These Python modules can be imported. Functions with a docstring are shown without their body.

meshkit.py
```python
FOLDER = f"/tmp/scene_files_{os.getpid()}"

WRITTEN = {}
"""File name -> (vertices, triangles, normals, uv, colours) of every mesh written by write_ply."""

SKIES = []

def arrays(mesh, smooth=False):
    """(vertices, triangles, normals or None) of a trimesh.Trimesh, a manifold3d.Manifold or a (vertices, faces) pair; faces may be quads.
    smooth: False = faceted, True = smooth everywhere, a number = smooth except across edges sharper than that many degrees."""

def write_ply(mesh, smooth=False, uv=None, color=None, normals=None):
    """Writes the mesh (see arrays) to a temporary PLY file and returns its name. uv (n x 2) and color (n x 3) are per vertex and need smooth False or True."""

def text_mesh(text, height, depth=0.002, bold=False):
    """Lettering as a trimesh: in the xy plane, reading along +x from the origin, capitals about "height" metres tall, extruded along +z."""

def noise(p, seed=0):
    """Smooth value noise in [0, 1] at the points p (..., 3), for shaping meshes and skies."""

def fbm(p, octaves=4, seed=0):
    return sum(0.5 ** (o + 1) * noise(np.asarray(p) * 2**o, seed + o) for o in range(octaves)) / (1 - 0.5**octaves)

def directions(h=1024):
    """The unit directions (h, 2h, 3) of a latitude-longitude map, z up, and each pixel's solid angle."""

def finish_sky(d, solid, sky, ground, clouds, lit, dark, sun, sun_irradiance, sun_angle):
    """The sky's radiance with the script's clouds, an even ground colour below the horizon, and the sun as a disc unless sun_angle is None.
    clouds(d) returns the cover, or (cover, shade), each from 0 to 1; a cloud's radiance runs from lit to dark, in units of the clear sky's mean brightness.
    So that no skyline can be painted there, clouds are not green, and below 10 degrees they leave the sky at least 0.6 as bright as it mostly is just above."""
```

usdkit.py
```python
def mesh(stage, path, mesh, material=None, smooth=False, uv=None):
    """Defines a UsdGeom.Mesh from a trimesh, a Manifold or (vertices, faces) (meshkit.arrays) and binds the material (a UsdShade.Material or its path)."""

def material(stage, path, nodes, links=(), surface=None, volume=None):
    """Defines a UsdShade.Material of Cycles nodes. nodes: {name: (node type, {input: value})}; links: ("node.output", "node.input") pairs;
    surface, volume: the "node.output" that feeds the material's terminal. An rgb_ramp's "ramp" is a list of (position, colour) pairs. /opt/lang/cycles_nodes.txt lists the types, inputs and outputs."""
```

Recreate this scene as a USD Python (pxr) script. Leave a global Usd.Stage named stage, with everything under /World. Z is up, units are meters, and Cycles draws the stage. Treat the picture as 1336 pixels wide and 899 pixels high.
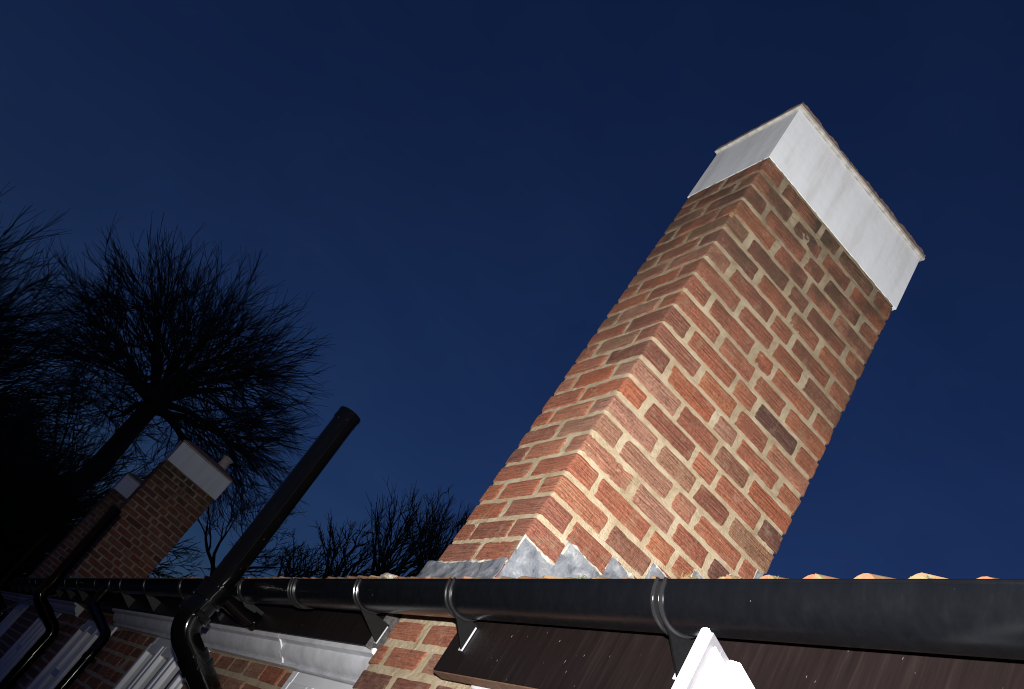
import math, random
import numpy as np, trimesh, usdkit, meshkit
from pxr import Usd, UsdGeom, UsdLux, UsdShade, Gf, Sdf

random.seed(11); rng = np.random.default_rng(11)
stage = Usd.Stage.CreateInMemory()
UsdGeom.SetStageUpAxis(stage, 'Z'); UsdGeom.SetStageMetersPerUnit(stage, 1.0)
UsdGeom.Xform.Define(stage, '/World'); UsdGeom.Scope.Define(stage, '/World/Looks')

# ---------------------------------------------------------------- camera
# x runs along the eaves towards the photographer, y into the house, z up; origin = chimney's near front arris
CAM = np.array([2.29747, -1.06045, -0.94984])
RIGHT = np.array([0.51589359, 0.68066654, 0.52014119])
DOWN = np.array([-0.20372569, 0.68724224, -0.69727609])
FWD = np.array([-0.83207551, 0.25375414, 0.49321313])
cam = UsdGeom.Camera.Define(stage, '/World/camera')
M = Gf.Matrix4d(1.0)
for r, v in enumerate((RIGHT, -DOWN, -FWD)):
    M.SetRow(r, Gf.Vec4d(*map(float, v), 0))
M.SetRow(3, Gf.Vec4d(*map(float, CAM), 1))
cam.AddTransformOp().Set(M)
cam.CreateHorizontalApertureAttr(36.0); cam.CreateVerticalApertureAttr(36.0 * 899 / 1336)
cam.CreateFocalLengthAttr(36.0 * 1246 / 1336)
cam.CreateClippingRangeAttr(Gf.Vec2f(0.02, 2000))
cam.CreateExposureAttr(0.0)

# ---------------------------------------------------------------- sky at dusk
SUN_EL, SUN_ROT, SKY = math.radians(-1.0), math.atan2(-0.35, 0.94), 0.262
dome = UsdLux.DomeLight.Define(stage, '/World/sky')
sky_mat = usdkit.material(stage, '/World/Looks/dusk_sky', {
    's': ('sky_texture', {'sky_type': 'single_scattering', 'sun_disc': False, 'sun_elevation': SUN_EL, 'sun_rotation': SUN_ROT,
                          'altitude': 100.0, 'air_density': 1.0, 'aerosol_density': 0.3, 'ozone_density': 4.2}),
    't': ('texture_coordinate', {}), 'm': ('mapping', {'mapping_type': 'point', 'scale': (3.0, 3.0, 6.0)}), 'n': ('noise_texture', {'scale': 1.3, 'detail': 5.0, 'roughness': .55, 'distortion': .6}),
    'c': ('rgb_ramp', {'ramp': [(.42, (.96, .96, .96)), (.62, (1.10, 1.07, 1.03)), (.8, (1.3, 1.2, 1.1))]}), 'x': ('mix_color', {'blend_type': 'multiply', 'fac': 1.0, 'use_clamp': False}),
    'b': ('background_shader', {'strength': SKY})}, [('t.generated', 'm.vector'), ('m.vector', 'n.vector'), ('n.fac', 'c.fac'), ('s.color', 'x.a'), ('c.color', 'x.b'), ('x.result', 'b.color')], surface='b.background')
UsdShade.MaterialBindingAPI.Apply(dome.GetPrim()).Bind(sky_mat)
dome.GetPrim().SetCustomDataByKey('kind', 'structure')

# ---------------------------------------------------------------- the camera's own flash, a small lamp just above the lens
FLASH = 90000.0
fl = UsdLux.SphereLight.Define(stage, '/World/camera_flash')
aim = FWD + RIGHT * 0.13 + DOWN * 0.045; aim /= np.linalg.norm(aim)
fr = RIGHT - aim * (RIGHT @ aim); fr /= np.linalg.norm(fr); fu = np.cross(fr, aim)
Mf = Gf.Matrix4d(1.0)
for r, v in enumerate((fr, fu, -aim)):
    Mf.SetRow(r, Gf.Vec4d(*map(float, v), 0))
Mf.SetRow(3, Gf.Vec4d(*map(float, CAM - DOWN * 0.16 - FWD * 0.02), 1))
fl.AddTransformOp().Set(Mf)
fl.CreateRadiusAttr(0.016); fl.CreateIntensityAttr(FLASH); fl.CreateColorAttr(Gf.Vec3f(1.0, 0.985, 0.97))
sh = UsdLux.ShapingAPI.Apply(fl.GetPrim()); sh.CreateShapingConeAngleAttr(39.5); sh.CreateShapingConeSoftnessAttr(1.0)

# ---------------------------------------------------------------- helpers
used = {}
def numbered(parent, name):
    k = (parent, name); n = used.get(k, 0); used[k] = n + 1
    return f'{parent}/{name}' + (f'_{n:03d}' if n else '')
def tag(prim, label=None, cat=None, group=None, kind=None):
    p = prim.GetPrim() if hasattr(prim, 'GetPrim') else prim
    for k, v in (('label', label), ('category', cat), ('group', group), ('kind', kind)):
        if v: p.SetCustomDataByKey(k, v)
    return p
def P(parent):
    return '/World' if parent is None else str((parent.GetPrim() if hasattr(parent, 'GetPrim') else parent).GetPath())
def obj(name, mesh, mat, parent=None, smooth=30):
    return usdkit.mesh(stage, numbered(P(parent), name), mesh, mat, smooth=smooth)
def empty(name, loc=(0, 0, 0), parent=None):
    x = UsdGeom.Xform.Define(stage, numbered(P(parent), name)); x.AddTranslateOp().Set(Gf.Vec3d(*map(float, loc)))
    return x
cat = trimesh.util.concatenate
def tm(v, f): return trimesh.Trimesh(np.asarray(v, float), np.asarray(f, int), process=False)
def quads(f):
    f = np.asarray(f); return np.vstack([f[:, [0, 1, 2]], f[:, [0, 2, 3]]])
def box(x0, x1, y0, y1, z0, z1):
    m = trimesh.creation.box(extents=(x1 - x0, y1 - y0, z1 - z0)); m.apply_translation(((x0 + x1) / 2, (y0 + y1) / 2, (z0 + z1) / 2)); return m
def cbox(x0, x1, y0, y1, z0, z1, c=0.004, jit=0.0):
    """A box with chamfered edges (44 triangles), its corners moved a little."""
    lo, hi = np.array([x0, y0, z0]), np.array([x1, y1, z1]); pts = []
    for sx in (0, 1):
        for sy in (0, 1):
            for sz in (0, 1):
                s = np.array([sx, sy, sz]); cor = np.where(s, hi, lo); inn = np.where(s, -1.0, 1.0) * c
                cor = cor + (rng.normal(0, jit, 3) if jit else 0)
                for ax in range(3):
                    d = inn.copy(); d[ax] = 0; pts.append(cor + d)
    m = trimesh.convex.convex_hull(np.array(pts)); return m
def tube(pts, r, sides=12, cap=True):
    p = np.asarray(pts, float); n = len(p); r = np.broadcast_to(np.asarray(r, float), (n,))
    t = np.gradient(p, axis=0); t /= np.linalg.norm(t, axis=1, keepdims=True) + 1e-12
    a = np.cross(t[0], [0, 0, 1.0] if abs(t[0][2]) < 0.9 else [1.0, 0, 0]); A = []
    for k in range(n):
        a = a - t[k] * (a @ t[k]); a = a / (np.linalg.norm(a) + 1e-12); A.append(a)
    A = np.array(A); B = np.cross(t, A); ang = np.arange(sides) * 2 * np.pi / sides
    v = (p[:, None] + r[:, None, None] * (np.cos(ang)[None, :, None] * A[:, None] + np.sin(ang)[None, :, None] * B[:, None])).reshape(-1, 3)
    i, j = np.meshgrid(np.arange(n - 1), np.arange(sides), indexing='ij')
    q = np.stack([i * sides + j, i * sides + (j + 1) % sides, (i + 1) * sides + (j + 1) % sides, (i + 1) * sides + j], -1).reshape(-1, 4)
    f = quads(q)
    if cap:
        k = np.arange(1, sides - 1); o = (n - 1) * sides
        f = np.vstack([f, np.c_[0 * k, k + 1, k], np.c_[o + 0 * k, o + k, o + k + 1]])
    return tm(v, f)
def bend(pts, rad, n=8):
    """Rounds the inner corners of a polyline."""
    p = [np.asarray(q, float) for q in pts]; out = [p[0]]
    for a, b, c in zip(p, p[1:], p[2:]):
        u, w = a - b, c - b; lu, lw = np.linalg.norm(u), np.linalg.norm(w); d = min(rad, lu * .48, lw * .48)
        s, e = b + u / lu * d, b + w / lw * d
        for t in np.linspace(0, 1, n): out.append((1 - t) ** 2 * s + 2 * t * (1 - t) * b + t * t * e)
    out.append(p[-1]); return np.array(out)
def extrude_x(prof, x0, x1, closed=True, nx=1):
    """A (y, z) outline swept along x."""
    prof = np.asarray(prof, float); n = len(prof); xs = np.linspace(x0, x1, nx + 1)
    v = np.vstack([np.c_[np.full(n, x), prof] for x in xs]); f = []
    m = n if closed else n - 1
    for k in range(nx):
        for i in range(m):
            j = (i + 1) % n; f.append([k * n + i, (k + 1) * n + i, (k + 1) * n + j, k * n + j])
    f = quads(f)
    if closed:
        from shapely.geometry import Polygon
        vv, ff = trimesh.creation.triangulate_polygon(Polygon(prof), engine='earcut')
        idx = np.array([np.argmin(((prof - q) ** 2).sum(1)) for q in vv]); ff = idx[ff]
        f = np.vstack([f, ff, (ff + nx * n)[:, ::-1]])
    m_ = tm(v, f); m_.fix_normals(); return m_
def slab(fun, nu, nv, thick, normal, amp=0.0, sc=30.0, seed=0):
    """A thin closed sheet over fun(u, v), moved along its normal by noise."""
    nrm = np.asarray(normal, float); u, v = np.meshgrid(np.linspace(0, 1, nu + 1), np.linspace(0, 1, nv + 1), indexing='ij')
    p = np.array([[fun(a, b) for b in np.linspace(0, 1, nv + 1)] for a in np.linspace(0, 1, nu + 1)]).reshape(-1, 3)
    front = p + nrm * ((meshkit.fbm(p * sc, 3, seed) - .5) * 2 * amp)[:, None]; back = front - nrm * thick
    N = len(p); idx = np.arange(N).reshape(nu + 1, nv + 1)
    q = np.stack([idx[:-1, :-1], idx[1:, :-1], idx[1:, 1:], idx[:-1, 1:]], -1).reshape(-1, 4)
    f = [quads(q), quads(q[:, ::-1] + N)]
    for line in (idx[0], idx[-1][::-1], idx[:, 0][::-1], idx[:, -1]):
        f.append(quads(np.c_[line[:-1], line[1:], line[1:] + N, line[:-1] + N]))
    m = tm(np.vstack([front, back]), np.vstack(f)); m.fix_normals(); return m
def grid(x, y, fz):
    X, Y = np.meshgrid(x, y, indexing='ij'); idx = np.arange(X.size).reshape(X.shape)
    q = np.stack([idx[:-1, :-1], idx[1:, :-1], idx[1:, 1:], idx[:-1, 1:]], -1).reshape(-1, 4)
    return tm(np.c_[X.ravel(), Y.ravel(), fz(X, Y).ravel()], quads(q))

# ---------------------------------------------------------------- materials
def look(name, nodes, links, surface='p.BSDF'): return usdkit.material(stage, '/World/Looks/' + name, nodes, links, surface=surface)
def plain(name, col, rough=.5, var=.25, sc=12.0, bump=.0, bsc=200.0, spec=.5, metallic=0.0, detail=5.0):
    c = np.array(col)
    n = {'g': ('geometry', {}), 'n': ('noise_texture', {'scale': sc, 'detail': detail, 'roughness': .65}),
         'r': ('rgb_ramp', {'ramp': [(.3, tuple(c * (1 - var))), (.7, tuple(np.minimum(c * (1 + var), .9)))]}),
         'p': ('principled_bsdf', {'roughness': rough, 'specular_ior_level': spec, 'metallic': metallic})}
    l = [('g.position', 'n.vector'), ('n.fac', 'r.fac'), ('r.color', 'p.base_color')]
    if bump:
        n['m'] = ('noise_texture', {'scale': bsc, 'detail': 4.0}); n['b'] = ('bump', {'strength': bump, 'distance': .002})
        l += [('g.position', 'm.vector'), ('m.fac', 'b.height'), ('b.normal', 'p.normal')]
    return look(name, n, l)

def brick_look(name, along, dark=1.0):
    """Fired clay with horizontal drag marks; 'along' is the axis the drag marks run on."""
    st = (9, 9, 165)
    st = tuple(float(s) for s in st)
    return look(name, {
        'g': ('geometry', {}), 'o': ('object_info', {}),
        'wn': ('white_noise_texture', {'dimensions': '1D'}) if False else ('math', {'math_type': 'multiply', 'value2': 1.0}),
        'ramp': ('rgb_ramp', {'ramp': [(0.0, (.24, .095, .065)), (.16, (.45, .155, .088)), (.30, (.47, .180, .105)), (.44, (.47, .145, .072)), (.58, (.37, .145, .095)),
                                       (.70, (.51, .185, .092)), (.80, (.46, .225, .155)), (.88, (.36, .190, .110)), (.95, (.30, .120, .080)), (1.0, (.15, .068, .055))]}),
        'n1': ('noise_texture', {'scale': 110.0, 'detail': 6.0, 'roughness': .7}),
        'r1': ('rgb_ramp', {'ramp': [(.30, (.36, .33, .32)), (.46, (.92, .91, .9)), (.56, (1.08, 1.08, 1.08)), (.70, (1.5, 1.55, 1.55))]}),
        'mul': ('mix_color', {'blend_type': 'multiply', 'fac': 1.0, 'use_clamp': True}),
        # horizontal drag marks
        'mp': ('mapping', {'mapping_type': 'point', 'scale': st}),
        'n2': ('noise_texture', {'scale': 1.0, 'detail': 4.0, 'roughness': .62}),
        'r2': ('rgb_ramp', {'ramp': [(.36, (.58, .52, .52)), (.5, (.96, .95, .95)), (.64, (1.2, 1.2, 1.22))]}),
        'mul2': ('mix_color', {'blend_type': 'multiply', 'fac': .85, 'use_clamp': True}),
        # smears of pale mortar and lime bloom
        'n3': ('noise_texture', {'scale': 17.0, 'detail': 7.0, 'roughness': .72}),
        'r3': ('rgb_ramp', {'ramp': [(.53, (0, 0, 0)), (.72, (.60, .60, .60))]}),
        'sm': ('mix_color', {'blend_type': 'mix', 'b': (.50, .37, .235)}),
        # algae and soot: real growth, thickest in the top courses of the stack
        'sx': ('separate_xyz', {}), 'mr': ('map_range', {'range_type': 'linear', 'from_min': .55, 'from_max': 1.72, 'to_min': 0.16, 'to_max': 1.0, 'clamp': True}),
        'n4': ('noise_texture', {'scale': 7.0, 'detail': 6.0, 'roughness': .7}),
        'r4': ('rgb_ramp', {'ramp': [(.30, (.25, .25, .25)), (.60, (1, 1, 1))]}),
        'al': ('mix_color', {'blend_type': 'multiply', 'fac': 1.0}),
        'alg': ('mix_color', {'blend_type': 'mix', 'b': (.075, .050, .033)}),
        'n5': ('noise_texture', {'scale': 260.0, 'detail': 4.0, 'roughness': .7}),
        'hh': ('math', {'math_type': 'multiply_add', 'value2': 1.5}),
        'b': ('bump', {'strength': 1.0, 'distance': .007}),
        'p': ('principled_bsdf', {'roughness': .82, 'specular_ior_level': .3})},
        [('o.random', 'ramp.fac'), ('g.position', 'n1.vector'), ('n1.fac', 'r1.fac'), ('ramp.color', 'mul.a'), ('r1.color', 'mul.b'),
         ('g.position', 'mp.vector'), ('mp.vector', 'n2.vector'), ('n2.fac', 'r2.fac'), ('mul.result', 'mul2.a'), ('r2.color', 'mul2.b'),
         ('g.position', 'n3.vector'), ('n3.fac', 'r3.fac'), ('r3.color', 'sm.fac'), ('mul2.result', 'sm.a'),
         ('g.position', 'sx.vector'), ('sx.z', 'mr.value'), ('g.position', 'n4.vector'), ('n4.fac', 'r4.fac'), ('mr.result', 'al.a'), ('r4.color', 'al.b'),
         ('al.result', 'alg.fac'), ('sm.result', 'alg.a'), ('alg.result', 'p.base_color'),
         ('g.position', 'n5.vector'), ('n2.fac', 'hh.value1'), ('n5.fac', 'hh.value3'), ('hh.value', 'b.height'), ('b.normal', 'p.normal')])
BRK = brick_look('brick_clay', 'y'); BRKF = brick_look('brick_clay_front', 'x')
MORTAR = look('mortar', {
    'g': ('geometry', {}), 'n': ('noise_texture', {'scale': 11.0, 'detail': 9.0, 'roughness': .72}),
    'r': ('rgb_ramp', {'ramp': [(.28, (.31, .225, .135)), (.48, (.49, .385, .25)), (.70, (.62, .52, .375))]}),
    'sx': ('separate_xyz', {}), 'mr': ('map_range', {'range_type': 'linear', 'from_min': .35, 'from_max': 1.7, 'to_min': 0.0, 'to_max': .95, 'clamp': True}),
    'n4': ('noise_texture', {'scale': 5.0, 'detail': 6.0, 'roughness': .7}), 'r4': ('rgb_ramp', {'ramp': [(.25, (.25, .25, .25)), (.7, (1, 1, 1))]}),
    'al': ('mix_color', {'blend_type': 'multiply', 'fac': 1.0}), 'alg': ('mix_color', {'b': (.105, .085, .055)}),
    'n5': ('noise_texture', {'scale': 170.0, 'detail': 6.0, 'roughness': .7}), 'b': ('bump', {'strength': 1.0, 'distance': .006}),
    'p': ('principled_bsdf', {'roughness': .9, 'specular_ior_level': .2})},
    [('g.position', 'n.vector'), ('n.fac', 'r.fac'), ('g.position', 'sx.vector'), ('sx.z', 'mr.value'), ('g.position', 'n4.vector'), ('n4.fac', 'r4.fac'),
     ('mr.result', 'al.a'), ('r4.color', 'al.b'), ('al.result', 'alg.fac'), ('r.color', 'alg.a'), ('alg.result', 'p.base_color'),
     ('g.position', 'n5.vector'), ('n5.fac', 'b.height'), ('b.normal', 'p.normal')])
CAPM = look('cap_paint', {
    'g': ('geometry', {}), 'mp': ('mapping', {'mapping_type': 'point', 'scale': (11.0, 11.0, 1.6)}), 'n': ('noise_texture', {'scale': 1.0, 'detail': 7.0, 'roughness': .62}),
    'r': ('rgb_ramp', {'ramp': [(.28, (.55, .55, .55)), (.5, (.665, .675, .695)), (.75, (.71, .72, .74))]}),
    'v': ('noise_texture', {'scale': 55.0, 'detail': 3.0}), 'rv': ('rgb_ramp', {'ramp': [(.70, (0, 0, 0)), (.80, (.6, .6, .6))]}), 'mx': ('mix_color', {'b': (.34, .33, .30)}),
    'n2': ('noise_texture', {'scale': 22.0, 'detail': 6.0}), 'b': ('bump', {'strength': .35, 'distance': .004}), 'p': ('principled_bsdf', {'roughness': .55})},
    [('g.position', 'mp.vector'), ('mp.vector', 'n.vector'), ('n.fac', 'r.fac'), ('g.position', 'v.vector'), ('v.fac', 'rv.fac'), ('rv.color', 'mx.fac'), ('r.color', 'mx.a'), ('mx.result', 'p.base_color'),
     ('g.position', 'n2.vector'), ('n2.fac', 'b.height'), ('b.normal', 'p.normal')])
CAPLIP = plain('cap_lip_paint', (.42, .40, .36), .6, .35, 30.0, .3, 120.0)
FLAUNCH = plain('flaunching', (.17, .11, .085), .9, .5, 40.0, .8, 90.0)
LEAD = look('lead_sheet', {
    'g': ('geometry', {}), 'n': ('noise_texture', {'scale': 22.0, 'detail': 9.0, 'roughness': .72, 'distortion': .5}),
    'r': ('rgb_ramp', {'ramp': [(.30, (.055, .058, .066)), (.42, (.14, .15, .17)), (.56, (.22, .23, .25)), (.64, (.36, .36, .36)), (.74, (.58, .56, .53))]}),
    'n2': ('noise_texture', {'scale': 70.0, 'detail': 4.0}), 'b': ('bump', {'strength': .5, 'distance': .003}),
    'p': ('principled_bsdf', {'roughness': .55, 'specular_ior_level': .4})},
    [('g.position', 'n.vector'), ('n.fac', 'r.fac'), ('r.color', 'p.base_color'), ('g.position', 'n2.vector'), ('n2.fac', 'b.height'), ('b.normal', 'p.normal')])
GRIME = plain('grimy_lead', (.045, .042, .042), .7, .8, 60.0, .8, 120.0)
FILLET = plain('lime_pointing', (.50, .45, .37), .9, .4, 60.0, .8, 200.0)
def pvc(name, base, rough, dust=.785):
    return look(name, {
        'g': ('geometry', {}), 'mp': ('mapping', {'mapping_type': 'point', 'scale': (40.0, 40.0, 6.0)}), 'n': ('noise_texture', {'scale': 1.0, 'detail': 6.0, 'roughness': .7}),
        'r': ('rgb_ramp', {'ramp': [(.35, tuple(np.array(base) * .8)), (.6, base), (.8, tuple(np.array(base) * 1.4))]}),
        'v': ('noise_texture', {'scale': 120.0, 'detail': 2.0}), 'rv': ('rgb_ramp', {'ramp': [(dust, (0, 0, 0)), (dust + .04, (1, 1, 1))]}),
        'mx': ('mix_color', {'b': (.32, .32, .33)}),
        'rr': ('map_range', {'range_type': 'linear', 'from_min': .3, 'from_max': .75, 'to_min': rough * .85, 'to_max': rough * 1.25}),
        'b': ('bump', {'strength': .12, 'distance': .002}), 'p': ('principled_bsdf', {'specular_ior_level': .36})},
        [('g.position', 'mp.vector'), ('mp.vector', 'n.vector'), ('n.fac', 'r.fac'), ('g.position', 'v.vector'), ('v.fac', 'rv.fac'), ('rv.color', 'mx.fac'),
         ('r.color', 'mx.a'), ('mx.result', 'p.base_color'), ('n.fac', 'rr.value'), ('rr.result', 'p.roughness'), ('n.fac', 'b.height'), ('b.normal', 'p.normal')])
GUT = pvc('black_gutter_plastic', (.0036, .0040, .0052), .27)
PIPE = pvc('black_pipe_plastic', (.0024, .0024, .0027), .09, .765)
CLIP = pvc('black_bracket_plastic', (.012, .012, .013), .16)
GUSS = plain('dull_black_plastic', (.0035, .0035, .004), .42, .3, 60.0, spec=.3)
EDGE = plain('bracket_edge', (.42, .42, .45), .5, .1)
FASC = look('brown_fascia_board', {
    'g': ('geometry', {}), 'mp': ('mapping', {'mapping_type': 'point', 'scale': (60.0, 30.0, 4.0)}), 'n': ('noise_texture', {'scale': 1.0, 'detail': 6.0, 'roughness': .7}),
    'r': ('rgb_ramp', {'ramp': [(.35, (.0050, .0027, .0025)), (.55, (.0085, .0047, .0044)), (.8, (.018, .0120, .0110))]}),
    'mp2': ('mapping', {'mapping_type': 'point', 'scale': (150.0, 60.0, 45.0), 'rotation': (0.0, .35, 0.0)}), 'v': ('noise_texture', {'scale': 1.0, 'detail': 2.0}),
    'rv': ('rgb_ramp', {'ramp': [(.74, (0, 0, 0)), (.80, (1, 1, 1))]}), 'mx': ('mix_color', {'b': (.34, .31, .30)}),
    'b': ('bump', {'strength': .3, 'distance': .002}), 'p': ('principled_bsdf', {'roughness': .5, 'specular_ior_level': .4})},
    [('g.position', 'mp.vector'), ('mp.vector', 'n.vector'), ('n.fac', 'r.fac'), ('g.position', 'mp2.vector'), ('mp2.vector', 'v.vector'), ('v.fac', 'rv.fac'),
     ('rv.color', 'mx.fac'), ('r.color', 'mx.a'), ('mx.result', 'p.base_color'), ('n.fac', 'b.height'), ('b.normal', 'p.normal')])
UNDER = plain('fascia_underside', (.12, .065, .038), .7, .35, 40.0, .3)
GASK = plain('grey_gasket', (.10, .095, .105), .6, .1)
WHITE = plain('white_window_plastic', (.84, .84, .85), .35, .04, 8.0)
CORN = plain('white_cornice_paint', (.68, .68, .71), .5, .16, 14.0, .35, 60.0)
TILE = look('terracotta_tile', {
    'g': ('geometry', {}), 'o': ('object_info', {}), 'rp': ('rgb_ramp', {'ramp': [(0, (.22, .068, .030)), (.5, (.28, .100, .045)), (1, (.24, .12, .068))]}),
    'n': ('noise_texture', {'scale': 45.0, 'detail': 6.0, 'roughness': .7}), 'r': ('rgb_ramp', {'ramp': [(.42, (0, 0, 0)), (.58, (1, 1, 1))]}), 'mx': ('mix_color', {'b': (.19, .155, .075)}),
    'b': ('bump', {'strength': .6, 'distance': .003}), 'p': ('principled_bsdf', {'roughness': .85})},
    [('o.random', 'rp.fac'), ('g.position', 'n.vector'), ('n.fac', 'r.fac'), ('r.color', 'mx.fac'), ('rp.color', 'mx.a'), ('mx.result', 'p.base_color'), ('n.fac', 'b.height'), ('b.normal', 'p.normal')])
MOSS = plain('moss', (.085, .085, .028), .9, .5, 80.0)
BARK = plain('winter_bark', (.022, .018, .015), .9, .4, 3.0)
LEAF = plain('dark_evergreen', (.016, .022, .012), .9, .4, 3.0)
GROUND = plain('garden_ground', (.05, .055, .035), .95, .4, .6)
WALLF = look('far_wall_brick', {
    'g': ('geometry', {}), 'sx': ('separate_xyz', {}), 'cx': ('combine_xyz', {}),
    'bt': ('brick_texture', {'scale': 1.0, 'brick_width': .227, 'row_height': .08, 'mortar_size': .009, 'color1': (.28, .085, .05), 'color2': (.20, .075, .05), 'mortar': (.42, .34, .22)}),
    'b': ('bump', {'strength': .5, 'distance': .004, 'invert': True}), 'p': ('principled_bsdf', {'roughness': .85})},
    [('g.position', 'sx.vector'), ('sx.x', 'cx.x'), ('sx.z', 'cx.y'), ('cx.vector', 'bt.vector'), ('bt.color', 'p.base_color'), ('bt.fac', 'b.height'), ('b.normal', 'p.normal')])
GLASS = look('window_glass', {'t': ('transparent_bsdf', {'color': (.82, .86, .86)}), 'g': ('glossy_bsdf', {'roughness': .01, 'color': (1, 1, 1)}), 'f': ('fresnel', {'IOR': 1.5}), 'm': ('mix_closure', {})},
             [('f.fac', 'm.fac'), ('t.BSDF', 'm.closure1'), ('g.BSDF', 'm.closure2')], surface='m.closure')
CABLE = plain('pale_cable', (.38, .36, .33), .5, .1)
CLAYPOT = plain('buff_pot', (.45, .36, .30), .8, .2, 20.0)

# ---------------------------------------------------------------- the chimney: A wide along x, B deep along y, courses of G
A, B, G = 0.4434, 0.80, 0.08
ZT = 22 * G
proto = stage.CreateClassPrim('/World/chimney_kind'); PR = '/World/chimney_kind'
def roof_z(y): return -0.150 + 0.6249 * y                        # top of the tiles
def rough_brick(x0, x1, y0, y1, z0, z1, seed):
    """A worn brick: a coarse grid on every face, its corners rounded and its surface pulled about."""
    L = np.array([x1 - x0, y1 - y0, z1 - z0]); n = [max(3, int(round(L[0] / .022))), max(3, int(round(L[1] / .022))), 4]
    ax = [np.concatenate([[0, .005 / l], np.linspace(.0125 / l, 1 - .0125 / l, k - 1), [1 - .005 / l, 1]]) for l, k in zip(L, n)]
    V, F, o_ = [], [], 0
    for d in range(3):
        a, b = [k for k in range(3) if k != d]
        for sgn in (0, 1):
            u, v = np.meshgrid(ax[a], ax[b], indexing='ij'); p = np.empty(u.shape + (3,)); p[..., a] = u; p[..., b] = v; p[..., d] = sgn
            idx = np.arange(u.size).reshape(u.shape) + o_
            q = np.stack([idx[:-1, :-1], idx[1:, :-1], idx[1:, 1:], idx[:-1, 1:]], -1).reshape(-1, 4)
            if (sgn == 0) != (d == 1): q = q[:, ::-1]
            V.append(p.reshape(-1, 3)); F.append(quads(q)); o_ += u.size
    p = np.vstack(V) * L; c = np.minimum(p, L - p)                       # distance to each face
    e = np.sort(c, 1)[:, 1]                                             # 0 on an edge
    w = p + np.array([x0, y0, z0]); nn = np.stack([meshkit.fbm(w * 42 + k * 17.3, 3, seed) - .5 for k in range(3)], 1)
    inner = (L / 2 - p) / np.maximum(np.abs(L / 2 - p), 1e-9)
    rag = np.clip(meshkit.fbm(w * 34, 2, seed + 5) - .42, 0, 1)
    pull = np.clip(1 - e / .0125, 0, 1)[:, None] ** 1.5 * (.0014 + .0050 * rag)[:, None]
    ev = np.maximum(c[:, 0], c[:, 1])                                   # upright edges wear rounder
    pull = pull + (np.clip(1 - ev / .0127, 0, 1) ** 1.5 * (.0016 + .0035 * rag))[:, None] * np.array([1, 1, 0])
    p = w + inner * pull * (c < .0128) + nn * .0017
    return tm(p, np.vstack(F))
def brick(parent, x0, x1, y0, y1, k, m, z0=None, front=0.0, h=.0655):
    j = lambda s: float(rng.normal(0, s))
    zb = (k - 1) * G + .0075 if z0 is None else z0
    if z0 is None or front: return obj('brick', rough_brick(x0 + j(.003) * (x0 > -.43), x1 + (j(.003) if x1 < -.01 else j(.0011)), y0 + (j(.0022) if y0 > .01 else j(.0011)), y1 + j(.0022) * (y1 < .79), zb + j(.0014), zb + h + j(.0014), int(rng.integers(1, 9999))), m, parent, smooth=50)
    return obj('brick', cbox(x0 + j(.002), x1 + j(.002), y0 + j(.002) , y1 + j(.002), zb + j(.0012), zb + h + j(.0012), .0045, .0016), m, parent, smooth=False)
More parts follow.
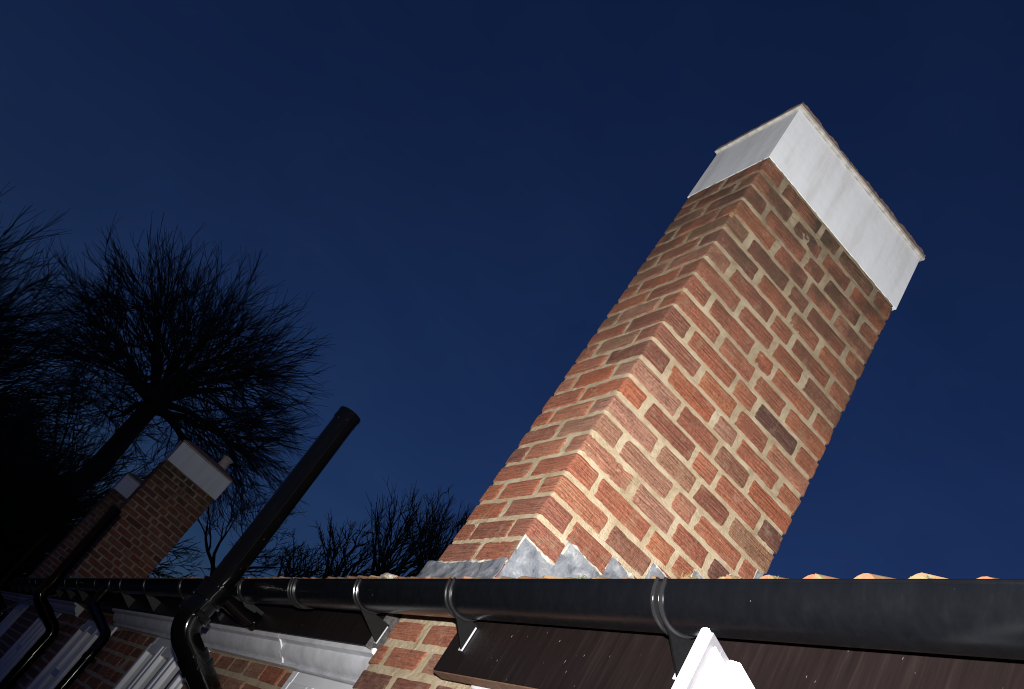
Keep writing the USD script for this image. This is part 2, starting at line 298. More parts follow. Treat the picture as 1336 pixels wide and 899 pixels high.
def mortar_shell(x0, x1, y0, y1, z0, z1, d=.007, amp=.0028, seed=3):
    """Closed jointing behind the brick faces: a box of fine cells, worked unevenly."""
    out = []
    nx, ny, nz = (max(2, int((b - a) / d)) for a, b in ((x0, x1), (y0, y1), (z0, z1)))
    X, Y, Z = np.linspace(x0, x1, nx + 1), np.linspace(y0, y1, ny + 1), np.linspace(z0, z1, nz + 1)
    def face(U, V, mk, nrm):
        u, v = np.meshgrid(U, V, indexing='ij'); p = mk(u.ravel(), v.ravel()); idx = np.arange(u.size).reshape(u.shape)
        q = np.stack([idx[:-1, :-1], idx[1:, :-1], idx[1:, 1:], idx[:-1, 1:]], -1).reshape(-1, 4)
        e = np.minimum.reduce([(u - U[0]).ravel(), (U[-1] - u).ravel()]); w = np.clip(e / .006, 0, 1)
        off = ((meshkit.fbm(p * 85, 3, seed) - .5) * 3.0 * amp + (meshkit.noise(p * 16, seed + 9) - .5) * amp * .9) * w
        off = np.minimum(off, .0040)
        k = .0040 * np.clip(1 - e / .014, 0, 1) ** 2; edge = np.where(((u - U[0]) < (U[-1] - u)).ravel(), -1.0, 1.0)
        tang = np.array([1.0, 0, 0]) if nrm[1] else np.array([0, 1.0, 0])
        return tm(p + np.asarray(nrm, float) * (off - k)[:, None] - tang * (k * edge)[:, None], quads(q))
    out.append(face(X, Z, lambda u, v: np.c_[u, np.full_like(u, y0), v], (0, -1, 0)))
    out.append(face(X, Z, lambda u, v: np.c_[u, np.full_like(u, y1), v], (0, 1, 0)))
    out.append(face(Y, Z, lambda u, v: np.c_[np.full_like(u, x1), u, v], (1, 0, 0)))
    out.append(face(Y, Z, lambda u, v: np.c_[np.full_like(u, x0), u, v], (-1, 0, 0)))
    out.append(box(x0, x1, y0, y1, z1 - .001, z1 - .0005))
    return cat(out)
W = .1025
for k in range(-1, 23):
    if k % 2:
        for s in ((-W, 0), (-A, -A + W)):
            for y0, y1 in ((0, .210), (.230, .400), (.418, .570), (.588, B)):
                brick(proto, s[0], s[1], y0, y1, k, BRK)
        for y0, y1 in ((0, W), (B - W, B)): brick(proto, -A + W + .013, -W - .013, y0, y1, k, BRKF)
    else:
        for y0, y1 in ((0, W), (B - W, B)):
            for x0, x1 in ((-A, -A / 2 - .008), (-A / 2 + .008, 0)): brick(proto, x0, x1, y0, y1, k, BRKF)
        for s in ((-W, 0), (-A, -A + W)):
            for y0, y1 in ((.120, .339), (.358, .455), (.474, .681)): brick(proto, s[0], s[1], y0, y1, k, BRK)
IN = .0046
obj('mortar', mortar_shell(-A + IN, -IN, IN, B - IN, -.30, ZT + .005), MORTAR, proto, smooth=60)
# cap: white painted boards round the head, a thin drip edge, weathered flaunching above
cz0, cz1 = ZT + .004, 2.068
cx0, cx1, cy0, cy1 = -A - .014, -.003, .003, B + .014
obj('cap', cbox(cx0, cx1, cy0, cy1, cz0, cz1, .002), CAPM, proto, smooth=False)
lo_ = .011
obj('cap_edge', slab(lambda u, v: np.array([cx0 - lo_ + u * (cx1 - cx0 + 2 * lo_), cy0 - lo_ + v * (cy1 - cy0 + 2 * lo_), 2.081 + .0025 * math.sin(v * 3 + u)]), 30, 60, .011, (0, 0, 1), .0025, 30), CAPLIP, proto)
def flz(u, v):
    e = min(u, 1 - u, v * 1.7, (1 - v) * 1.7); return 2.099 + .30 * min(e, .22)
obj('flaunching', slab(lambda u, v: np.array([cx0 - lo_ + .002 + u * (cx1 - cx0 + 2 * lo_ - .004), cy0 - lo_ + .002 + v * (cy1 - cy0 + 2 * lo_ - .004), flz(u, v)]), 60, 110, .019, (0, 0, 1), .012, 38), FLAUNCH, proto)
# lead: apron in front, stepped pieces up the side
def apron(u, v):
    x = -A - .035 + u * (A + .048); z = -.086 - .12 * v; y = -.004 - .055 * max(0, v - .35) ** 1.4
    return np.array([x, y - .006 - .003 * math.sin(u * 9), z + .006 * math.sin(u * 13 + 1)])
obj('lead_apron', slab(apron, 50, 16, .002, (0, -1, 0), .0065, 22), LEAD, proto)
steps = [(-.004, .134, 0), (.122, .278, 1), (.268, .405, 2), (.397, .545, 3), (.537, .668, 4), (.660, .755, 5), (.747, .806, 6)]
for i, (y0, y1, lv) in enumerate(steps):
    top = lv * G + (.004 if i < 2 else -.016 - .004 * (i % 2))
    def side(u, v, y0=y0, y1=y1, top=top, i=i):
        y = y0 + u * (y1 - y0); zb = roof_z(y) - .03; zt = top - .010 * u
        z = zt + (zb - zt) * v
        return np.array([.0085 + .0012 * i + .030 * max(0, v - .55) ** 1.5, y, z])
    obj('lead_flashing', slab(side, 18, 16, .0015, (1, 0, 0), .0065, 26, i), LEAD, proto)
    pts = [(.0075, y, top - .006 * (y - y0) / (y1 - y0) + float(rng.normal(0, .0018))) for y in np.linspace(y0 + .004, y1 - .012, 12)]
    pts = [(.0075, y0 + .004 + float(rng.normal(0, .001)), top - .05 * t) for t in (.9, .5, .2)] + pts
    obj('pointing', tube(pts, [.0016 + .0026 * abs(float(rng.normal())) for _ in pts], 6), FILLET, proto)
pts = [(x, -.004, -.083 + float(rng.normal(0, .0022))) for x in np.linspace(-A - .004, .0, 26)]
obj('pointing', tube(pts, [.0022 + .0022 * abs(float(rng.normal())) for _ in pts], 6), FILLET, proto)

GRP = 'brick chimneys along the roof'
def chimney(loc, label, inst):
    x = UsdGeom.Xform.Define(stage, numbered('/World', 'brick_chimney')); x.AddTranslateOp().Set(Gf.Vec3d(*loc))
    x.GetPrim().GetReferences().AddInternalReference(PR)
    if inst: x.GetPrim().SetInstanceable(True)
    tag(x, label, 'chimney', GRP); return x
NB = used[(PR, 'brick')]
main = chimney((0, 0, 0), 'tall flash-lit red brick chimney with grey lead flashing rising behind the gutter', False)
chimney((-10.47, .05, 0), 'dim distant brick chimney with wide pale cap and a small pot', True)
chimney((-14.75, .10, 0), 'farthest brick chimney, its small pale cap peeping out beside the next one', True)
# the breast below the eaves belongs to the near stack
used[(str(main.GetPath()), 'brick')] = NB
for r in range(9):
    zb = -.357 - r * .0835
    xs = [(-.436, -.224), (-.196, .014), (.040, .222)] if r % 2 == 0 else [(-.436, -.360), (-.334, -.118), (-.092, .100), (.124, .222)]
    if r == 0: xs = [(-.436, -.222), (-.196, .014), (.040, .222)]
    for x0, x1 in xs: brick(main, x0, x1, .0, .095, 0, BRKF, z0=zb, h=.0625, front=1)
for x0, x1 in ((-.436, -.36), (-.334, -.118), (-.092, .1)): brick(main, x0, x1, 0, .095, 0, BRKF, z0=-.2735, h=.0625, front=1)
used[(str(main.GetPath()), 'mortar')] = 1
obj('mortar', mortar_shell(-.4325, .2185, .0035, .20, -1.06, -.16, amp=.0028, seed=8), MORTAR, main, smooth=60)
obj('spalled_corner', cbox(-.006, .004, -.004, .012, 18 * G - .03, 18 * G - .005, .003, .002), TILE, main)
tag(obj('chimney_pot', cat([trimesh.creation.revolve([(0, 0), (.085, 0), (.082, .03), (.07, .05), (.062, .17), (.078, .18), (.078, .20), (.055, .20), (.05, .02), (0, .02)], sections=20).apply_translation((-10.68, .66, 2.13))]), CLAYPOT),
    'small pale chimney pot standing on the cap of the dim distant chimney', 'chimney pot')

# ---------------------------------------------------------------- house: walls, eaves, windows, roof
house = empty('brick_house')
tag(house, 'long low brick house with tiled roof, dark fascia, white cornice and white windows', 'house')
WY = .09                                                          # wall face
X0, X1 = -21.0, 4.5
# fascia boards
def board(x0, x1, y, z0, z1, t, label, nx=1):
    f = obj('fascia_board', cbox(x0, x1, y, y + t, z0, z1, .002), FASC, house, smooth=False)
    if label: f.GetPrim().SetCustomDataByKey('label', label)
    return f
board(X0, -.450, -.016, -.396, -.20, .024, 'dark fascia board left of the chimney breast')
board(.088, X1, -.052, -.452, -.20, .034, 'deeper brown fascia board right of the chimney breast')
obj('fascia_underside', box(.090, X1, -.050, -.0185, -.4555, -.4525), UNDER, house)
obj('end_strip', slab(lambda u, v: np.array([-.4485, -.03 + .05 * u, -.405 + .2 * v]), 4, 10, .004, (1, 0, 0), .003, 40), GRIME, house)
obj('soffit_board', box(X0, -.452, .0085, WY + .02, -.392, -.380), FASC, house)
obj('soffit_board', box(.224, X1, -.0175, WY + .02, -.452, -.440), FASC, house)
# cornice
cove = [(.030 + .058 * (1 - math.cos(t)), -.4165 - .048 * math.sin(t)) for t in np.linspace(0.05, math.pi / 2, 8)]
prof = [(.10, -.3935), (-.004, -.3935), (-.009, -.398), (-.009, -.407), (-.004, -.412), (.022, -.4135)] + [(.022 + .052 * (1 - math.cos(t)), -.414 - .05 * math.sin(t)) for t in np.linspace(.1, 1.5, 8)] + [(.066, -.4665), (.062, -.472), (.066, -.4785), (.10, -.4785)]
obj('cornice', extrude_x(prof, -1.32, -.4375), CORN, house, smooth=40)
obj('cornice', extrude_x(prof, -5.0, -1.3215), CORN, house, smooth=40)
obj('cornice', extrude_x(prof, -20.9, -6.95), CORN, house, smooth=40)
obj('cornice', extrude_x([(a, b - .045) for a, b in prof], .2235, X1), CORN, house, smooth=40)
pts = [(-1.32, .0, -.408), (-1.31, .02, -.425), (-1.305, .045, -.45), (-1.30, .062, -.472)]
obj('sealant_drip', tube(bend(pts, .02), .0035, 6), WHITE, house)

# walls with window openings; bricks of the piers near enough to tell apart are laid one by one
WIN = [(-1.19, -.52, -1.75), (-3.56, -2.42, -1.9), (-6.22, -4.92, -1.9), (-9.2, -8.0, -1.9), (-12.4, -11.2, -1.9)]
ZW = -.4785
piers = {}
for a, b, z0, z1 in ((-.52, -.4335, -1.75, ZW), (-2.42, -1.19, -1.9, ZW), (-4.92, -3.56, -1.9, ZW), (-8.0, -6.22, -1.9, ZW)):
    piers[a] = obj('wall', box(a, b, WY + .0035, WY + .2, z0, z1), MORTAR, house)
far = [box(X0, -12.4, WY, WY + .2, -1.9, ZW), box(-11.2, -9.2, WY, WY + .2, -1.9, ZW), box(X0, -1.19, WY, WY + .2, -5.6, -1.9), box(-1.19, .5, WY, WY + .2, -5.6, -1.75),
       box(.2205, 1.30, WY, WY + .2, -1.75, -.52), box(.5, X1, WY, WY + .2, -5.6, -1.75), box(2.5, X1, WY, WY + .2, -1.75, -.52), box(X0, X1, WY + .001, WY + .199, ZW + .001, -.16),
       box(X0, X0 + .2, WY + .2, 8.0, -5.6, -.16), box(X1 - .2, X1, WY + .2, 8.0, -5.6, -.16), box(X0, X1, 8.0, 8.2, -5.6, -.16)]
for f_ in far: obj('wall', f_, WALLF, house)
def lay(x0, x1, z0, w=.206, j=.02):
    wall = piers[x0]
    r = 0; z = ZW - .006 - .0625
    while z > z0:
        x = x0 + .004 - (.113 if r % 2 else 0)
        while x < x1 - .02:
            a, b = max(x, x0 + .003), min(x + w, x1 - .003)
            if b - a > .03:
                brick(wall, a, b, WY, WY + .09, 0, BRKF, z0=z, h=.0625)
            x += w + j
        z -= .0815; r += 1
lay(-2.42, -1.19, -1.15); lay(-4.92, -3.56, -1.35); lay(-8.0, -6.22, -1.45); lay(-.52, -.437, -1.1)

def window(x0, x1, z0, z1=ZW - .004, lights=3, label=None, sill=True):
    w = empty('window', (0, 0, 0), house); w.GetPrim().SetCustomDataByKey('label', label)
    yf, t = WY - .012, .055
    obj('frame', cat([cbox(x0, x0 + t, yf, WY + .07, z0, z1, .003), cbox(x1 - t, x1, yf, WY + .07, z0, z1, .003), cbox(x0 + t, x1 - t, yf + .001, WY + .07, z1 - t, z1, .003), cbox(x0 + t, x1 - t, yf + .001, WY + .07, z0, z0 + t, .003)]), WHITE, w, smooth=False)
    n = lights; span = (x1 - x0 - 2 * t - (n - 1) * .05) / n
    for i in range(n):
        a = x0 + t + i * (span + .05); b = a + span
        if i < n - 1: obj('mullion', cbox(b + .001, b + .049, yf + .002, WY + .068, z0 + t + .001, z1 - t - .001, .003), WHITE, w, smooth=False)
        a2, b2, c0, c1, s = a - .008, b + .008, z0 + t - .008, z1 - t + .008, .05
        zt = c1 - .36 if i % 2 == 1 else None
        bars = [cbox(a2, a2 + s, yf - .016, yf + .03, c0, c1, .004), cbox(b2 - s, b2, yf - .016, yf + .03, c0, c1, .004),
                cbox(a2 + s, b2 - s, yf - .015, yf + .03, c1 - s, c1, .004), cbox(a2 + s, b2 - s, yf - .015, yf + .03, c0, c0 + s, .004)]
        if zt: bars += [cbox(a2 + s, b2 - s, yf - .015, yf + .03, zt - .05, zt, .004)]
        obj('sash', cat(bars), WHITE, w, smooth=False)
        obj('pane', box(a2 + s - .004, b2 - s + .004, yf + .008, yf + .014, c0 + s - .004, c1 - s + .004), GLASS, w)
    if sill: obj('sill', cbox(x0 - .05, x1 + .05, WY - .06, WY + .05, z0 - .04, z0 - .001, .004), WHITE, w, smooth=False)
    return w
window(*WIN[0], lights=2, label='white window tucked between cornice and chimney breast')
window(*WIN[1], label='white three-light window behind the near vent pipe')
window(*WIN[2], label='white window beside the thin downpipe')
window(*WIN[3], label='dim white window beyond the second vent pipe')
window(*WIN[4], label='far dark window near the end of the house')
# the photographer's own window, one casement swung wide open
ow = empty('window', (0, 0, 0), house); ow.GetPrim().SetCustomDataByKey('label', 'overexposed white casement standing open below the gutter at the lower right')
t = .055
obj('frame', cat([cbox(1.30, 1.30 + t, WY - .02, WY + .07, -1.75, -.522, .003), cbox(2.5 - t, 2.5, WY - .02, WY + .07, -1.75, -.522, .003), cbox(1.30 + t, 2.5 - t, WY - .019, WY + .07, -.522 - t, -.522, .003), cbox(1.30 + t, 2.5 - t, WY - .019, WY + .07, -1.75, -1.75 + t, .003)]), WHITE, ow, smooth=False)
apex = np.array([1.508, -.470, -.558]); du = np.array([-.376, .927, 0]); dn = np.array([.927, .376, 0]); dz = np.array([0, 0, -1.0])
def sash_bar(u0, u1, n0, n1, w0, w1, c=.003):
    m = cbox(u0, u1, n0, n1, w0, w1, c); v = m.vertices
    m2 = tm(apex + v[:, :1] * du + v[:, 1:2] * dn + v[:, 2:] * dz, m.faces); m2.fix_normals(); return m2
SWd, SH = .565, 1.08
def ring4(a, wd, n0, n1, c=.002):
    """Four bars round the casement: a in from its edge, wd wide."""
    return cat([sash_bar(a, a + wd, n0, n1, a, SH - a, c), sash_bar(SWd - a - wd, SWd - a, n0, n1, a, SH - a, c), sash_bar(a + wd, SWd - a - wd, n0 + .0003, n1 - .0003, a, a + wd, c), sash_bar(a + wd, SWd - a - wd, n0 + .0003, n1 - .0003, SH - a - wd, SH - a, c)])
obj('sash', ring4(0, .075, 0, .011, .003), WHITE, ow, smooth=False)
obj('gasket', ring4(.003, .03, .0112, .0150, .0006), GASK, ow, smooth=False)
obj('inner_frame', ring4(.0125, .062, .0152, .0195, .0015), WHITE, ow, smooth=False)
obj('hinge_block', sash_bar(.059, .150, .0113, .027, .0005, .11, .002), WHITE, ow, smooth=False)
obj('pane', sash_bar(.07, SWd - .07, .004, .009, .07, SH - .07, .001), GLASS, ow)

# roof: eaves tiles laid one by one near the photographer, the rest as rolled sheets
RP = .098
def tile_z(x): return .017 * (np.maximum(0, np.cos((x - 1.209) / RP * 2 * np.pi)) ** .8) - .0135
def tiles_mesh(x0, x1, y0, y1, lift=0.0, res=12, rag=0.0, seed=0):
    n = max(4, int((x1 - x0) / RP * res)); xs = np.linspace(x0, x1, n + 1); out = []
    ny = 3; ys = np.linspace(y0, y1, ny + 1); idx = np.arange((n + 1) * (ny + 1)).reshape(n + 1, ny + 1)
    X, Y = np.meshgrid(xs, ys, indexing='ij')
    Z = roof_z(Y) + tile_z(X) + lift - (Y - y0) / (y1 - y0) * .016
    Z = Z + (meshkit.noise(np.c_[X.ravel() * 16, Y.ravel() * 6, Z.ravel() * 0], seed).reshape(Z.shape) - .5) * rag
    N = X.size; v = np.c_[X.ravel(), Y.ravel(), Z.ravel()]; v2 = v - [0, 0, .014]
    q = np.stack([idx[:-1, :-1], idx[1:, :-1], idx[1:, 1:], idx[:-1, 1:]], -1).reshape(-1, 4); f = [quads(q), quads(q[:, ::-1] + N)]
    for line in (idx[0], idx[-1][::-1], idx[:, 0][::-1], idx[:, -1]): f.append(quads(np.c_[line[:-1], line[1:], line[1:] + N, line[:-1] + N]))
    m = tm(np.vstack([v, v2]), np.vstack(f)); m.fix_normals(); return m
roof = obj('roof', cat([grid(np.linspace(X0 - .1, X1 + .1, 40), np.linspace(-.06, 4.2, 12), lambda x, y: roof_z(y) - .05), grid(np.linspace(X0 - .1, X1 + .1, 40), np.linspace(4.2, 8.3, 12), lambda x, y: roof_z(8.4 - y) - .05)]), TILE, house)
x = -3.3; i = 0
while x < 2.6:
    d = float(rng.normal(0, .002)); obj('roof_tile', tiles_mesh(x + .001, x + 2 * RP - .001, -.10 + float(rng.normal(0, .006)), .20, d, rag=.006, seed=i), TILE, roof, smooth=45)
    x += 2 * RP; i += 1
st = [tiles_mesh(X0, -3.305, -.10, .20, 0, 6, .008, 50)]
for k in range(1, 14): st.append(tiles_mesh(X0, X1, -.10 + .3 * k - .015, .20 + .3 * k, .004, 6))
s_ = obj('roof_tiles', cat(st), TILE, roof, smooth=45); s_.GetPrim().SetCustomDataByKey('kind', 'stuff')

# ---------------------------------------------------------------- gutter with brackets and unions
gut = empty('rain_gutter'); tag(gut, 'black plastic half-round gutter running the length of the eaves', 'gutter')
GY, GZ, GR = -.115, -.277, .057
def arc(r, a0, a1, n): return [(GY + r * math.cos(t), GZ + r * math.sin(t)) for t in np.linspace(a0, a1, n)]
gp = arc(GR, math.pi, 2 * math.pi, 25) + arc(GR - .0028, 2 * math.pi, math.pi, 25)
obj('channel', extrude_x(gp, X0, X1, True, 1), GUT, gut, smooth=40)
obj('rim', tube([(X0, GY - GR + .001, GZ + .001), (X1, GY - GR + .001, GZ + .001)], .0042, 10), GUT, gut)
def ring(x, w, r=.0045, nr=2):
    parts = [extrude_x(arc(GR + r * .45, math.pi - .05, 2 * math.pi, 22) + arc(GR - .004, 2 * math.pi, math.pi - .05, 22), x - w / 2, x + w / 2)]
    for k in range(nr):
        xx = x - w / 2 + .004 + k * (w - .008) / max(1, nr - 1)
        parts.append(tube([(xx, *q) for q in arc(GR + r * .5, math.pi - .08, 2 * math.pi, 24)], .0042, 8))
    return cat(parts)
for x in (1.85, .956, .167, -.424, -1.66, -2.18, -2.725, -3.636, -4.425, -5.5, -6.47, -7.244, -8.1, -8.97, -9.8, -10.53, -11.5, -12.5, -13.6):
    b = obj('bracket', ring(x, .030), CLIP, gut, smooth=40)
    yb = -.053 if x > .088 else -.017
    zl = -.392 if x > .088 else -.385
    g = extrude_x([(GY - .035, GZ - .050), (yb, GZ - .046), (yb, zl), (yb - .006, zl), (GY + .004, GZ - .068)], x + .004, x + .009)
    obj('gusset', g, GUSS, b, smooth=False)
    obj('back_plate', cbox(x - .006, x + .0115, yb - .0045, yb - .0005, zl - .003, GZ - .052, .0006), EDGE if x > -1 else GUSS, b, smooth=False)
for x in (-1.01, -4.86, 3.2): obj('union', ring(x, .062, .006, 3), CLIP, gut, smooth=40)

# ---------------------------------------------------------------- vent pipes and downpipe
def pipe(name, x, ytop, ybot, ztop, r, label, cat_, ylow=.03, z2=-.72, xlow=None, group=None, end=-5.5, stub=False, zk=-.53):
    p = empty(name); tag(p, label, cat_, group); xl = x if xlow is None else xlow
    top = np.array([x, ytop, ztop]); low = np.array([x, ybot, -.44])
    axis = np.linspace(top, np.array([x, ybot, -.36]), 6)
    obj('stack_pipe', cat([tube(axis, r, 28), tube([top - [0, 0, .035], top + [0, 0, .002]], r * 1.05, 28)]), PIPE, p, smooth=50)
    obj('vent_mouth', trimesh.creation.annulus(r_min=r * .82, r_max=r * 1.07, height=.012, sections=28).apply_translation(top + [0, 0, .006]), PIPE, p)
    obj('socket', cat([tube([(x, ybot, -.36), (x, ybot, -.43)], r * 1.20, 28), tube([(x, ybot, -.362), (x, ybot, -.374)], r * 1.29, 28), tube([(x, ybot, -.424), (x, ybot, -.436)], r * 1.25, 28)]), PIPE, p, smooth=50)
    path = bend([(x, ybot, -.40), (x, ybot - .012, zk), (xl, ylow, z2), (xl, ylow, z2 - .25)], .07, 12)
    obj('offset_bend', tube(path, r * 1.06, 28), PIPE, p, smooth=50)
    u_ = np.array([xl, ylow, z2]) - np.array([x, ybot - .012, zk]); a_ = np.array([x, ybot - .012, zk]) + u_ * .36; b_ = a_ + u_ * .18
    obj('clamp', cat([tube([(x, ybot - .006, -.478), (x, ybot - .007, -.508)], r * 1.30, 28), cbox(x + r * 1.2, x + r * 1.75, ybot - .022, ybot + .010, -.506, -.480, .003)]), PIPE, p, smooth=40)
    obj('coupling', cat([tube([a_, b_], r * 1.17, 28), tube([b_ - u_ * .03, b_ + u_ * .01], r * 1.25, 28)]), PIPE, p, smooth=50)
    obj('lower_pipe', tube([(xl, ylow, z2 - .24), (xl, ylow, end)], r, 24), PIPE, p, smooth=50)
    if stub:
        obj('pipe_arm', cat([tube([(x, ybot + .03, -.385), (x - .03, -.10, -.385), (x - .06, -.018, -.372)], .030, 16), tube([(x - .05, -.045, -.374), (x - .06, -.018, -.372)], .036, 16)]), PIPE, p, smooth=50)
    return p
VG = 'black vent pipes passing up in front of the gutter'
pipe('vent_pipe', -1.60, -.272, -.243, .515, .051, 'thick black vent pipe with glossy bend rising across the near gutter', 'pipe', group=VG, ylow=.025, z2=-.70, stub=True, zk=-.565)
pipe('vent_pipe', -7.0, -.285, -.262, .40, .050, 'black vent pipe in front of the dim distant chimney', 'pipe', group=VG, ylow=.03, z2=-.66)
pipe('vent_pipe', -12.8, -.25, -.25, .40, .045, 'farthest thin black vent pipe at the dark end of the gutter', 'pipe', group=VG, ylow=.03, z2=-.66)
dp = empty('downpipe'); tag(dp, 'thin black rainwater downpipe with swan neck beside the second window', 'downpipe')
obj('outlet', tube([(-5.09, GY, GZ - .045), (-5.09, GY, GZ - .125)], .040, 20), PIPE, dp, smooth=50)
obj('swan_neck', tube(bend([(-5.09, GY, GZ - .10), (-5.09, GY, -.455), (-4.76, .042, -.565), (-4.74, .042, -.72)], .05, 10), .034, 20), PIPE, dp, smooth=50)
obj('lower_pipe', tube([(-4.74, .042, -.70), (-4.74, .042, -5.5)], .034, 20), PIPE, dp, smooth=50)
for z in (-.72, -2.4): obj('pipe_clip', cat([tube([(-4.74, .042, z), (-4.74, .042, z - .035)], .039, 20), box(-4.80, -4.68, .075, .0895, z - .033, z - .002)]), CLIP, dp)
# a slack cable along the far wall
tag(obj('wire', tube(bend([(-8.5, -.012, -.36), (-9.6, -.02, -.42), (-10.7, -.03, -.47), (-12.6, -.03, -.74), (-14, -.02, -1.3)], .5, 8), .012, 6), CABLE), 'pale slack cable hanging under the far eaves', 'cable')

# ---------------------------------------------------------------- moss and crumbs on the eaves
def tuft(x, y, z, n, h, s):
    out = []
    for _ in range(n):
        a, q = rng.uniform(0, 6.28), rng.uniform(0, s); b = np.array([x + q * math.cos(a), y + q * math.sin(a) * .6, z]); t_ = b + np.array([rng.normal(0, .3), rng.normal(0, .3), 1]) * h * .55 * rng.uniform(.4, 1)
        out.append(tube([b, (b + t_) / 2 + rng.normal(0, .001, 3), t_], [.0016, .0013, .0004], 4))
    return out
mo = []
for x, n, h in ((.575, 60, .022), (.60, 40, .016), (.905, 70, .026), (1.02, 25, .016), (1.405, 30, .016), (-.75, 30, .014), (-.30, 20, .012), (1.14, 25, .012)):
    mo += tuft(x, -.085, -.215, n, h, .028)
tag(obj('moss', cat(mo), MOSS), 'small green moss tufts growing on the eaves tiles above the gutter', 'moss', kind='stuff')
m = trimesh.creation.icosphere(subdivisions=2, radius=1.0); v = m.vertices * (.075, .022, .014); v *= (1 + .5 * (meshkit.noise(v * 60, 4) - .5))[:, None]
tag(obj('mortar_lump', tm(v + [-.47, -.085, -.206], m.faces), FILLET, smooth=False), 'pale broken mortar lump lying on the tiles left of the lead apron', 'mortar lump')

# ---------------------------------------------------------------- bare winter trees behind, ground
def rot_about(d, ang, roll):
    d = d / np.linalg.norm(d); a = np.cross(d, [0, 0, 1.0] if abs(d[2]) < .95 else [1.0, 0, 0]); a /= np.linalg.norm(a); b = np.cross(d, a)
    return d * math.cos(ang) + (a * math.cos(roll) + b * math.sin(roll)) * math.sin(ang)
class Tree:
    def __init__(s, seed): s.r = np.random.default_rng(seed); s.big, s.small = [], []
    def grow(s, p, d, L, r, depth, spec):
        n = 4; pts = [p]; dd = d.copy()
        for _ in range(n):
            dd = dd + s.r.normal(0, spec['wob'], 3) + np.array([0, 0, spec['up'] / n]); dd /= np.linalg.norm(dd); pts.append(pts[-1] + dd * L / n)
        rr = np.linspace(r, r * spec['taper'], n + 1); leaf = depth == 0
        (s.small if depth <= 1 else s.big).append(tube(pts, rr, 3 if depth <= 1 else 5, cap=False))
        if leaf: return
        k = spec['kids'][depth - 1]
        for i in range(k):
            t = s.r.uniform(spec['from'], 1.0) if i else 1.0; q = t * n; j = min(int(q), n - 1); w = q - j
            base = pts[j] * (1 - w) + pts[j + 1] * w; dir_ = pts[j + 1] - pts[j]
            nd = rot_about(dir_, abs(s.r.normal(spec['ang'][depth - 1], .16)) * (1 if i else .4), s.r.uniform(0, 2 * math.pi))
            if spec.get('rad'):
                o_ = base - s.c0; nd = nd + o_ / (np.linalg.norm(o_) + .4) * spec['rad']; nd /= np.linalg.norm(nd)
            s.grow(base, nd, L * s.r.uniform(.62, .9) * spec['len'][depth - 1], max(spec['rmin'], r * (1 - t * (1 - spec['taper'])) * .62), depth - 1, spec)
def at(px, py, dist):
    d = FWD + RIGHT * (px - 668) / 1246 + DOWN * (py - 449.5) / 1246
    return CAM + d / math.hypot(d[0], d[1]) * dist
GZ0 = -5.6
def tree(px, py, dist, r, seed, spec, depth, limbs, spread, label, L):
    c = at(px, py, dist); base = np.array([c[0], c[1], GZ0]); T = Tree(seed); t = empty('bare_tree', base); trunk_h = c[2] - GZ0
    tag(t, label, 'tree', 'trees behind the house')
    top = np.array([0, 0, trunk_h]); ws = T.r.normal(0, .06, (6, 3)); ws[0] = 0
    obj('trunk', tube([top * k / 5 + ws[k] * k * .4 for k in range(6)], np.linspace(r * 1.25, r * .8, 6), 10), BARK, t, smooth=60)
    T.c0 = top - np.array([0, 0, .9])
    for i in range(limbs):
        f = i / max(1, limbs - 1); d = rot_about(np.array([0, 0, 1.0]), spread * math.sqrt(f) * T.r.uniform(.8, 1.1), i * 2.4 + T.r.uniform(-.4, .4))
        T.grow(top * T.r.uniform(.88, 1.0) + ws[5] * 2, d, L * T.r.uniform(.85, 1.1) * (1 - .12 * f), r * .5, depth, spec)
    obj('limbs', cat(T.big), BARK, t, smooth=60); obj('crown', cat(T.small), BARK, t, smooth=False)
    return t
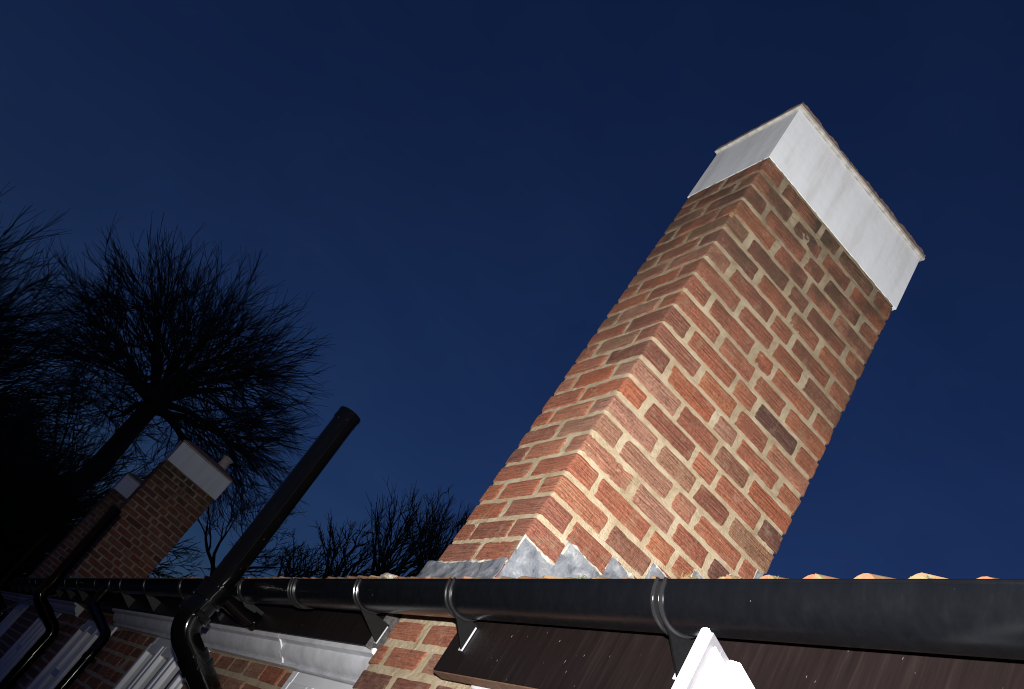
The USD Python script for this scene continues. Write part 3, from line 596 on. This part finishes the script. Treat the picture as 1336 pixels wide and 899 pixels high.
def dome_tree(px, py, dist, r, seed, R, polar, shoots, twigs, label):
    """A broom-headed tree: limbs fan from the trunk's head, long straight shoots carry them out to an even dome."""
    c = at(px, py, dist); base = np.array([c[0], c[1], GZ0]); k = np.random.default_rng(seed); t = empty('bare_tree', base); H = c[2] - GZ0
    tag(t, label, 'tree', 'trees behind the house')
    ws = k.normal(0, .05, (6, 3)); ws[0] = 0; ws[5] = 0
    obj('trunk', tube([np.array([0, 0, H * i / 5]) + ws[i] * i * .4 for i in range(6)], np.linspace(r * 1.3, r * .8, 6), 10), BARK, t, smooth=60)
    top = np.array([0, 0, H])
    def dirs(n, jit):
        i = np.arange(n) + .5; ct = 1 - i / n * (1 - math.cos(polar)); ph = i * 2.399963
        d = np.c_[np.sqrt(1 - ct ** 2) * np.cos(ph), np.sqrt(1 - ct ** 2) * np.sin(ph), ct] + k.normal(0, jit, (n, 3)); return d / np.linalg.norm(d, axis=1, keepdims=True)
    def curve(a, b, up, n=6, w=.03):
        m = (a + b) / 2 + np.array([0, 0, up]); tt = np.linspace(0, 1, n)[:, None]
        p = (1 - tt) ** 2 * a + 2 * tt * (1 - tt) * m + tt ** 2 * b; p[1:-1] += k.normal(0, w, (n - 2, 3)); return p
    limbs = []; big, small = [], []
    for d in dirs(17, .10):
        L = R * k.uniform(.5, .68); a = top - np.array([0, 0, k.uniform(0, .5)]); p = curve(a, top + d * L, .10 * R * (1 - d[2]), 7, .06); limbs.append((d, p))
        big.append(tube(p, np.linspace(r * .42, r * .10, 7), 6, cap=False))
    for d in dirs(shoots, .07):
        near = sorted(limbs, key=lambda q: -(q[0] @ d))[k.integers(0, 2)]; p0 = near[1][k.integers(2, 7)]
        end = top + d * R * k.uniform(.72, 1.04); p = curve(p0, end, .05 * R * (1 - d[2]) * k.uniform(.2, 1), 6, .035)
        big.append(tube(p, np.linspace(.024, .008, 6), 3, cap=False))
        for _ in range(twigs):
            q = k.uniform(1.2, 4.9); j = int(q); b0 = p[j] + (p[j + 1] - p[j]) * (q - j); dd = rot_about(p[j + 1] - p[j], abs(k.normal(.42, .14)), k.uniform(0, 6.28)); l = R * k.uniform(.08, .22)
            e = b0 + dd * l + np.array([0, 0, .04 * l]); mid = b0 + dd * l * .5 + k.normal(0, .02, 3); small.append(tube([b0, mid, e], [.010, .008, .005], 3, cap=False))
            if k.random() < .6:
                d2 = rot_about(dd, .45, k.uniform(0, 6.28)); small.append(tube([mid, mid + d2 * l * .55], [.006, .004], 3, cap=False))
    obj('limbs', cat(big), BARK, t, smooth=60); obj('crown', cat(small), BARK, t, smooth=False)
    return t
BROOM = dict(wob=.035, up=.10, taper=.55, kids=[4, 5, 6, 6], ang=[.40, .42, .48, .5], len=[1.0, .95, .92, 1.0], rmin=.0068, rad=.6, **{'from': .22})
OPEN = dict(wob=.13, up=.06, taper=.5, kids=[4, 4, 4, 3], ang=[.5, .5, .5, .5], len=[.8, .8, .85, .9], rmin=.011, **{'from': .3})
UPR = dict(wob=.10, up=.22, taper=.5, kids=[6, 6, 5, 5], ang=[.45, .45, .45, .4], len=[.75, .75, .8, .9], rmin=.009, **{'from': .3})
dome_tree(208, 518, 31, .34, 5, 5.0, 1.95, 640, 10, 'large bare dome-shaped tree with fine radiating twigs behind the dim chimney')
tree(60, 690, 27, .2, 6, OPEN, 4, 7, 1.3, 'gnarled bare tree with open twigs left of the dim chimney', 2.0)
dome_tree(-250, 530, 26, .34, 7, 5.9, 2.1, 1000, 13, 'dense dark bare tree reaching in at the left edge of the picture')
dome_tree(-85, 720, 24, .3, 8, 3.6, 2.2, 1000, 14, 'low dense bare tree filling the dark lower left corner')
tree(295, 735, 36, .16, 9, OPEN, 4, 6, 1.2, 'loose bare tree hanging low behind the near vent pipe', 1.9)
dome_tree(378, 768, 27, .10, 10, 1.4, 1.0, 46, 6, 'lowest and leftmost small bare tree of the clump left of the lead apron')
dome_tree(432, 768, 27, .12, 11, 1.9, .95, 60, 7, 'small bare tree, second from the left in the clump behind the gutter')
dome_tree(490, 768, 28, .15, 12, 2.8, .75, 80, 7, 'taller upright bare tree in the middle of the clump left of the tall chimney')
dome_tree(548, 765, 28, .15, 13, 2.9, .8, 80, 7, 'bare tree partly hidden by the left edge of the tall chimney')
tag(obj('ground', grid(np.linspace(-900, 900, 30), np.linspace(-900, 900, 30), lambda x, y: 0 * x + GZ0), GROUND), kind='structure')
